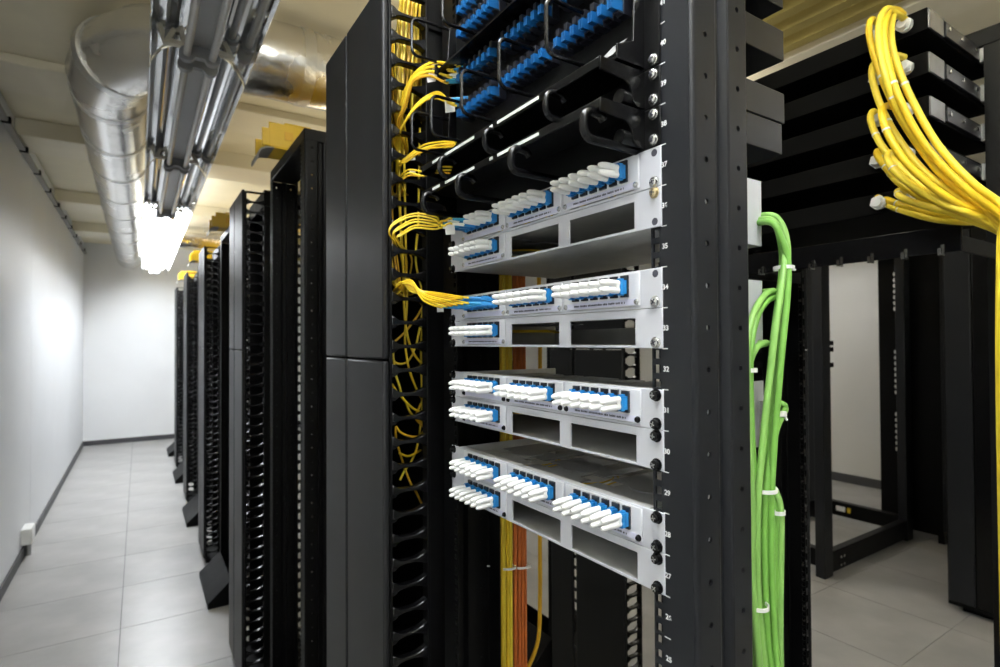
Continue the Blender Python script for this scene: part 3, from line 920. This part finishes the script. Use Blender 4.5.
for j, w in enumerate(wand):
    y = .984 + .010 * (j % 5)
    pts = [P(a, b, 'y', y + .004 * k) for k, (a, b) in enumerate(w)]
    lab = 'thin yellow cord wandering down inside the manager'
    if j == 2: lab = 'longest yellow cord hanging down inside the manager'
    cord(lab, pts, .0023, YM[j % 4], group='wandering cords in the manager' if j != 2 else None)

# ------------------------------------------------------------------ yellow and orange risers behind the panels
def riser(label, m, x, y, r, zt, zb, bow=0, group=None, name='riser_cable'):
    pts = [(x, y, zt), (x + bow * .3, y, zt * .7 + zb * .3), (x + bow, y + .002, (zt + zb) / 2), (x + bow * .2, y, zb)]
    o = MB().tube(spline(pts, 6), r, 8)
    ob = o.build(name, M[m]); tag(ob, label, 'cable', group); return ob
base = P(513, 560, 'y', .905)
k = 0
for i in range(4):
    for j in range(2):
        q = P(501.5 + 3.4 * i, 560, 'y', .900 + .008 * j)
        riser(f'yellow riser cable behind the panels, {ORD[i]} from the left, {["front", "back"][j]} layer', ['yellow', 'yellow3'][(i + j) % 2], q.x, q.y, .0036, 1.88, .02, RY(-.002, .002), 'yellow riser cables')
        q = P(515.5 + 3.2 * i, 560, 'y', .900 + .008 * j)
        riser(f'orange riser cable behind the panels, {ORD[i]} from the left, {["front", "back"][j]} layer', 'orange', q.x, q.y, .0036, 1.88, .02, RY(-.002, .002), 'orange riser cables')
pts = [P(538, 240, 'y', .91), P(540, 350, 'y', .91), P(540, 530, 'y', .91), P(540, 600, 'y', .91), P(538, 640, 'y', .915), P(528, 668, 'y', .92), P(516, 690, 'y', .92), P(512, 760, 'y', .92)]
pts.append(Vector((pts[-1].x, pts[-1].y, .02)))
o = MB().tube(spline(pts, 6), .0042, 8).build('riser_cable', M['yellow2']); tag(o, 'single thicker yellow cable curving beside the orange cables', 'cable')
def zip_tie(label, center, half, axis_u, axis_w, h=.0045, tail=None, mm='white', group='zip ties on the cable bundles'):
    """band around a bundle: center, half sizes along u and w; tail vector"""
    c = Vector(center); u = Vector(axis_u); w = Vector(axis_w)
    t = thing('zip_tie', label, 'zip tie', c, group)
    n = 18; vs = []
    up = Vector((0, 0, 1))
    for rr in (1.0, 1.10):
        for dz in (-h / 2, h / 2):
            for i in range(n):
                a = 2 * math.pi * i / n
                vs.append(c + u * (half[0] * rr * math.cos(a)) + w * (half[1] * rr * math.sin(a)) + up * dz)
    fs = []
    for i in range(n):
        j = (i + 1) % n
        fs += [(i, j, n + j, n + i), (2 * n + i, 2 * n + j, 3 * n + j, 3 * n + i), (i, j, 2 * n + j, 2 * n + i), (n + i, n + j, 3 * n + j, 3 * n + i)]
    b = MB(); b.add(vs, fs); b.build('band', M[mm], t)
    if tail:
        d = Vector(tail)
        hd = c + u * half[0] * math.copysign(1.05, d.dot(u) or 1)
        b = MB().box(-.004, .004, -.0035, .0035, -.0035, .0035)
        o = b.build('lock_head', M[mm], None, bevel=.001); o.parent = t; o.location = hd - c
        MB().tube([hd, hd + d * .5 + Vector((0, 0, .001)), hd + d], .0016, 6).build('tail', M[mm], t)
    return t
uY, uX = (0.842, -0.54, 0), (.54, .842, 0)
q = P(507, 567, 'y', .904); zip_tie('translucent zip tie around the yellow riser cables', q, (.0165, .011), uY, uX, tail=(-.018, .012, .002), mm='tagw')
q = P(520.5, 566, 'y', .904); zip_tie('translucent zip tie around the orange riser cables', q, (.0155, .011), uY, uX, tail=(.006, -.004, 0), mm='tagw')

# ------------------------------------------------------------------ green cables beside the near upright
random.seed(5)
GP = [  # pixel paths at planes Y
 [(752, 214, .435), (768, 215, .418), (780, 222, .405), (786.5, 240, .398), (787.5, 265, .396), (784, 310, .394), (778, 360, .394), (772, 430, .394), (768, 500, .394), (766, 560, .394), (770, 630, .392), (778, 700, .39)],
 [(752, 216, .44), (766, 217, .424), (776, 226, .412), (781, 245, .406), (782, 268, .404), (777, 310, .402), (771, 360, .401), (766, 430, .400), (763, 500, .400), (763, 560, .400), (766, 630, .398), (770, 700, .396)],
 [(752, 218, .43), (768, 219, .412), (779, 232, .399), (784.5, 255, .392), (781, 290, .389), (774, 340, .388), (767, 400, .388), (761, 460, .388), (758, 500, .388), (757, 560, .388), (760, 630, .387), (765, 700, .387)],
 [(752, 219, .425), (770, 222, .405), (782, 240, .392), (788, 262, .388), (787, 300, .387), (782, 350, .386), (776, 420, .387), (772, 480, .387), (771, 520, .387), (772, 580, .386), (775, 640, .385), (778, 700, .385)],
 [(757, 292, .43), (772, 291, .414), (766, 294, .405), (757, 306, .398), (750, 325, .394), (747, 350, .392), (748, 420, .390), (751, 480, .389), (752, 520, .389), (752, 580, .389), (757, 640, .388), (760, 700, .388)],
 [(757, 297, .43), (774, 296, .414), (768, 300, .405), (759, 312, .400), (753, 332, .396), (750, 360, .395), (751, 420, .394), (754, 480, .394), (756, 520, .394), (757, 580, .394), (762, 640, .392), (766, 700, .392)],
 [(764, 344, .43), (766, 343, .41), (758, 346, .402), (751, 358, .398), (747.5, 380, .396), (748.5, 440, .397), (751, 500, .398), (752, 560, .398), (754, 630, .398), (756, 700, .398)],
 [(766, 400, .43), (778, 403, .41), (785, 408, .402), (781, 418, .398), (776, 430, .394), (770, 460, .392), (766, 490, .391), (764, 540, .391), (767, 630, .390), (772, 700, .390)],
 [(764, 470, .43), (770, 485, .412), (777, 495, .400), (780.5, 510, .396), (781, 540, .394), (780, 600, .393), (780, 640, .392), (781, 700, .392)],
 [(764, 476, .43), (768, 490, .414), (773, 500, .404), (775.5, 515, .400), (775, 545, .398), (775, 600, .397), (776, 640, .396), (777, 700, .396)],
]
GL = ['green network cable arching highest out of the top panel, outer side', 'green network cable arching out of the top panel, inner side', 'green network cable on the front of the tied green bundle', 'green network cable on the right edge of the upper green bundle',
      'upper green cable looping out beside the second panel', 'lower green cable looping out beside the second panel', 'green cable looping along the edge of the near upright', 'green cable coming out beside the third panel through a white tie',
      'outer green cable curving out beside the bottom panel', 'inner green cable curving out beside the bottom panel']
for i, g_ in enumerate(GP):
    pts = [P(a, b, 'y', c) for a, b, c in g_]
    pts[0] = Vector((.705, .47, pts[0].z))
    e = pts[-1]; pts.append(Vector((e.x, e.y, 0.8))); pts.append(Vector((e.x, e.y, .02)))
    o = MB().tube(spline(pts, 6), .0042, 10).build('network_cable', M['green' if i % 2 else 'green2'])
    tag(o, GL[i], 'network cable', 'green network cables')
q = P(783, 268, 'y', .397); zip_tie('white zip tie high on the green cable bundle', q, (.0098, .014), uY, uX, tail=(.005, -.003, -.003))
q = P(763, 489, 'y', .395); zip_tie('white zip tie around the middle of the green cables', q, (.0150, .016), uY, uX, tail=(-.012, .004, .004))
q = P(757, 605, 'y', .392); zip_tie('white zip tie low on the green cables', q, (.0120, .014), uY, uX, tail=(-.011, .004, -.002))
q = P(778, 414, 'y', .399); zip_tie('white zip tie on the single green cable by the third panel', q, (.0060, .0065), uY, uX, h=.005, tail=(.004, -.003, -.008))
q = P(750, 370, 'y', .394); zip_tie('small white zip tie at the edge of the near upright', q, (.0075, .009), uY, uX, h=.005, tail=(-.008, .004, .003))
q = P(778, 512, 'y', .397); zip_tie('small white zip tie on the outer pair of green cables', q, (.0080, .008), uY, uX, h=.005, tail=(-.008, .004, -.004))
t = thing('tie_bar', 'grey steel bar the green cables are tied to', 'tie bar', (.675, .42, 1.3))
q = P(770, 490, 'y', .410)
MB().box(q.x - .003, q.x + .003, q.y, q.y + .012, 1.18, 1.42).build('bar', M['steel'], t, bevel=.001)
MB().box(q.x - .02, q.x + .003, q.y + .012, q.y + .016, 1.29, 1.31).build('arm', M['steel'], t)

# ------------------------------------------------------------------ second rack row, back to back
X2 = 1.68
relay_rack('relay_rack', 'black rack holding the stacked chassis behind the green cables', X2, YA + .03, YB + .03, fx=-1, foot=True)
cable_manager(.96, 1.19, 'narrow dark cable manager behind the green cables', 1.47, 1.815, single=True, front=-1, group='cable managers of the second row')
cable_manager(1.45, 1.87, 'dark cable manager seen under the patch panels', 1.47, 1.79, single=False, front=1, slot=1.724, group='cable managers of the second row')
for i in range(3):
    relay_rack('relay_rack', ['rack of second row seen through the near rack', 'rack of second row farther along', 'rack of second row near the end wall'][i], X2, 2.0 + PER * (i) + .05, 2.45 + PER * i + .05, fx=-1, group='two post racks of the second row')
gl = MB()
def gland_mesh():
    b = MB()
    b.cyl((0, 0, 0), (-.004, 0, 0), .0135, n=20); b.cyl((-.004, 0, 0), (-.013, 0, 0), .0155, n=6)
    b.cyl((-.013, 0, 0), (-.022, 0, 0), .0125, .0095, n=18)
    return b.mesh('cable_gland', M['tagw'])
GLAND = gland_mesh()
XR2 = 1.317
CH = [2.123, 2.034, 1.945, 1.856, 1.767]
CHL = ['topmost black chassis with a cable gland at upper right', 'second black chassis from the top at upper right', 'third black chassis from the top at upper right', 'fourth black chassis from the top at upper right', 'lowest black chassis in the upper right stack']
GPOS = []
for i, z in enumerate(CH):
    t = thing('rear_chassis', CHL[i], 'rack chassis', (XR2, .65, z), 'black chassis of the second row')
    MB().box(XR2, X2, .452, .895, z, z + U).build('body', M['dark'], t, bevel=.0015)
    MB().box(XR2 + .002, XR2 + .075, .449, .4525, z + .003, z + U - .002).build('side_plate', M['dsteel'], t, bevel=.0008)
    MB().box(XR2 + .078, X2 - .03, .446, .4525, z + .006, z + .036).build('slide_rail', M['post'], t, bevel=.0008)
    MB().box(X2 - .002, X2 + .0005, .43, .915, z, z + U).build('faceplate', M['black'], t)
    for xx in (.09, .16, .24): MB().cyl((XR2 + xx, .4465, z + .022), (XR2 + xx, .4425, z + .022), .0042, n=10).build('fixing', M['chrome'], t)
    for xx in (.27, .30): MB().box(XR2 + xx, XR2 + xx + .012, .440, .4465, z + .002, z + .040).build('bracket', M['steel'], t)
    for y in (.489, .541):
        inst(GLAND, 'cable_gland', (XR2, y, z + .023), t)
        GPOS.append(Vector((XR2 - .02, y, z + .023)))
t = thing('lacing_bar', 'black lacing bar with small hooks below the stacked chassis', 'lacing bar', (XR2, .65, 1.68))
MB().box(1.31, 1.315, .40, .915, 1.668, 1.720).build('bar', M['gloss'], t, bevel=.0015)
MB().box(1.315, X2, .405, .41, 1.67, 1.70).build('arm', M['black'], t); MB().box(1.315, X2, .905, .91, 1.67, 1.70).build('arm', M['black'], t)
hook = MB().box(-.018, 0, -.003, .003, -.010, -.007); hook.box(-.018, -.015, -.003, .003, -.007, .004); hook.box(-.002, 0, -.003, .003, -.010, .012)
hook = hook.mesh('hook', M['chrome'])
for i in range(8): inst(hook, 'hook', (1.3095, .43 + .062 * i, 1.672), t)

FD = [
 ('topmost chassis, right gland, outer loop', [(897,10,.489),(889,12,.488),(884,32,.48),(888,62,.47),(900,100,.45),(925,145,.42),(965,188,.37),(1003,218,.33)]),
 ('topmost chassis, right gland, inner loop', [(897,12,.492),(893,16,.489),(891,38,.478),(897,64,.466),(912,100,.445),(938,145,.41),(972,182,.365),(1003,206,.33)]),
 ('topmost chassis, right gland, leftmost loop', [(897,14,.486),(887,9,.489),(880,20,.49),(879,42,.485),(886,78,.47),(900,112,.455),(930,158,.42),(968,195,.375),(1003,222,.335)]),
 ('topmost chassis, left gland', [(876,22,.541),(871,20,.54),(869,32,.53),(875,58,.51),(888,92,.48),(908,130,.45),(945,178,.40),(1003,226,.335)]),
 ('second chassis, right gland', [(903,57,.489),(894,56,.488),(888,66,.48),(893,92,.465),(912,130,.44),(945,170,.40),(1003,214,.332)]),
 ('second chassis, left gland', [(879,68,.541),(874,64,.54),(872,76,.53),(880,104,.51),(896,135,.475),(925,172,.43),(965,202,.38),(1003,229,.335)]),
 ('third chassis, right gland', [(897,108,.489),(886,106,.488),(882,116,.48),(892,142,.46),(915,172,.43),(955,202,.385),(1003,221,.338)]),
 ('third chassis, left gland', [(876,113,.541),(872,112,.54),(871,122,.53),(882,146,.50),(905,172,.46),(945,202,.40),(1003,231,.338)]),
 ('fourth chassis, right gland', [(897,155,.489),(889,153,.488),(888,160,.48),(899,175,.46),(930,197,.42),(965,212,.375),(1003,225,.341)]),
 ('fourth chassis, left gland, upper', [(882,153,.541),(877,152,.54),(879,158,.53),(892,174,.50),(915,190,.46),(955,210,.395),(1003,227,.341)]),
 ('fourth chassis, left gland, lower', [(882,156,.541),(879,157,.538),(884,165,.525),(897,181,.49),(922,198,.45),(957,215,.395),(1003,234,.341)]),
 ('lowest chassis, right gland', [(905,193,.489),(898,191,.487),(901,197,.475),(922,205,.445),(957,213,.395),(1003,216,.336)]),
 ('lowest chassis, left gland, upper', [(883,199,.541),(888,200,.525),(905,206,.49),(930,213,.45),(960,217,.40),(1003,219,.342)]),
 ('lowest chassis, left gland, lower', [(883,203,.541),(890,206,.522),(907,212,.487),(933,219,.445),(963,222,.395),(1003,223,.342)]),
]
random.seed(21)
for ci, (nm, pp) in enumerate(FD):
    pts = [pix(a, b, 'y', c) for a, b, c in pp]
    g0 = pts[0]; pts.insert(0, Vector((XR2 - .012, g0.y, g0.z)))
    e = pts[-1]
    jx, jy = RY(-.014, .014), RY(-.012, .012)
    pts += [Vector((1.20 + jx, .305 + jy, e.z - .05)), Vector((1.195 + jx, .308 + jy, 1.45)), Vector((1.195 + jx, .308 + jy, 1.1)), Vector((1.2 + jx, .306 + jy, .02))]
    t = thing('feeder_cable', 'thick yellow cable from the ' + nm, 'cable', g0, 'yellow feeder cables at upper right')
    sp = spline(pts, 9)
    MB().tube(sp, .0064, 12).build('jacket', M['yellow3' if ci % 3 else 'yellow'], t)
    a = int(9 * (len(pp) - 3.4)); MB().tube([sp[a], (sp[a] + sp[a + 1]) / 2], .0070, 12).build('marker_sleeve', M['tagw'], t)

# ------------------------------------------------------------------ third rack row far right
t = thing('frame_rack', 'black four post frame rack standing open on the right floor', 'equipment rack', (4.2, 2.15, 0))
for x in (3.58, 4.76):
    for y in (1.80, 2.46):
        MB().box(x, x + .1, y, y + .06, 0, 2.2).build('post', M['post'], t, bevel=.004)
for y in (1.80, 2.46):
    MB().box(3.68, 4.76, y + .005, y + .055, .02, .15).build('base_beam', M['black'], t, bevel=.003)
    MB().box(3.68, 4.76, y + .005, y + .055, 2.12, 2.2).build('top_beam', M['black'], t, bevel=.003)
for x in (3.6, 4.78):
    bb = MB().box(x, x + .06, 1.86, 2.46, .06, .17).build('base_beam', M['black'], t, bevel=.003)
    MB().box(x, x + .06, 1.86, 2.46, 2.12, 2.2).build('top_beam', M['black'], t, bevel=.003)
    if x > 4:
        MB().box(x - .001, x, 2.24, 2.31, .10, .14).build('sticker', M['tagw'], bb)
        MB().box(x - .001, x, 2.20, 2.225, .10, .14).build('sticker', M['yellow'], bb)
for z in (.05, .10):
    for x in (3.78, 3.82): MB().cyl((x, 1.806, z), (x, 1.798, z), .008, n=8).build('bolt', M['chrome'], t)
for z in (1.32, 1.42, 1.46): MB().box(3.68, 3.74, 1.81, 1.83, z, z + .03).build('cage_clip', M['black'], t)

t = thing('slotted_cabinet', 'black cable manager with a column of see-through holes at right', 'cable manager', (5.0, 1.8, 0))
vs = [.10]; rd = {}
HZ = [2.0 - .0445 * i for i in range(7)] + [1.40 - .0445 * i for i in range(8)] + [.92 - .0445 * i for i in range(7)]
for z in sorted(HZ):
    vs += [z - .02, z + .02]; rd[(1, len(vs) - 2)] = .0185
vs.append(2.2)
MB().plate(lambda u, v, d: (4.88 + d, u, v), [1.62, 1.87, 1.93, 2.02], vs, .004, (), rd).build('front_panel', M['black'], t)
MB().box(4.88, 5.2, 1.60, 1.62, .10, 2.2).build('side_panel', M['post'], t, bevel=.003)
MB().box(4.885, 5.2, 1.62, 2.02, .06, .10).build('base_plate', M['black'], t)
MB().box(4.9, 5.18, 1.62, 1.66, 0, .06).build('foot', M['black'], t); MB().box(4.9, 5.18, 1.98, 2.02, 0, .06).build('foot', M['black'], t)
MB().box(4.885, 5.2, 1.62, 2.02, 2.17, 2.2).build('top_plate', M['black'], t)

t = thing('server_cabinet', 'tall plain black cabinet cut by the right picture edge', 'cabinet', (4.2, .7, 0))
MB().box(3.75, 4.75, .42, 1.23, .035, 2.2).build('body', M['black'], t, bevel=.004)
MB().box(3.74, 3.75, .43, 1.10, .06, 2.18).build('door', M['gloss'], t, bevel=.003)
MB().box(3.74, 3.75, 1.108, 1.222, .06, 2.18).build('side_strip', M['post'], t, bevel=.003)
MB().box(3.80, 4.7, .47, 1.18, 0, .035).build('plinth', M['dark'], t)
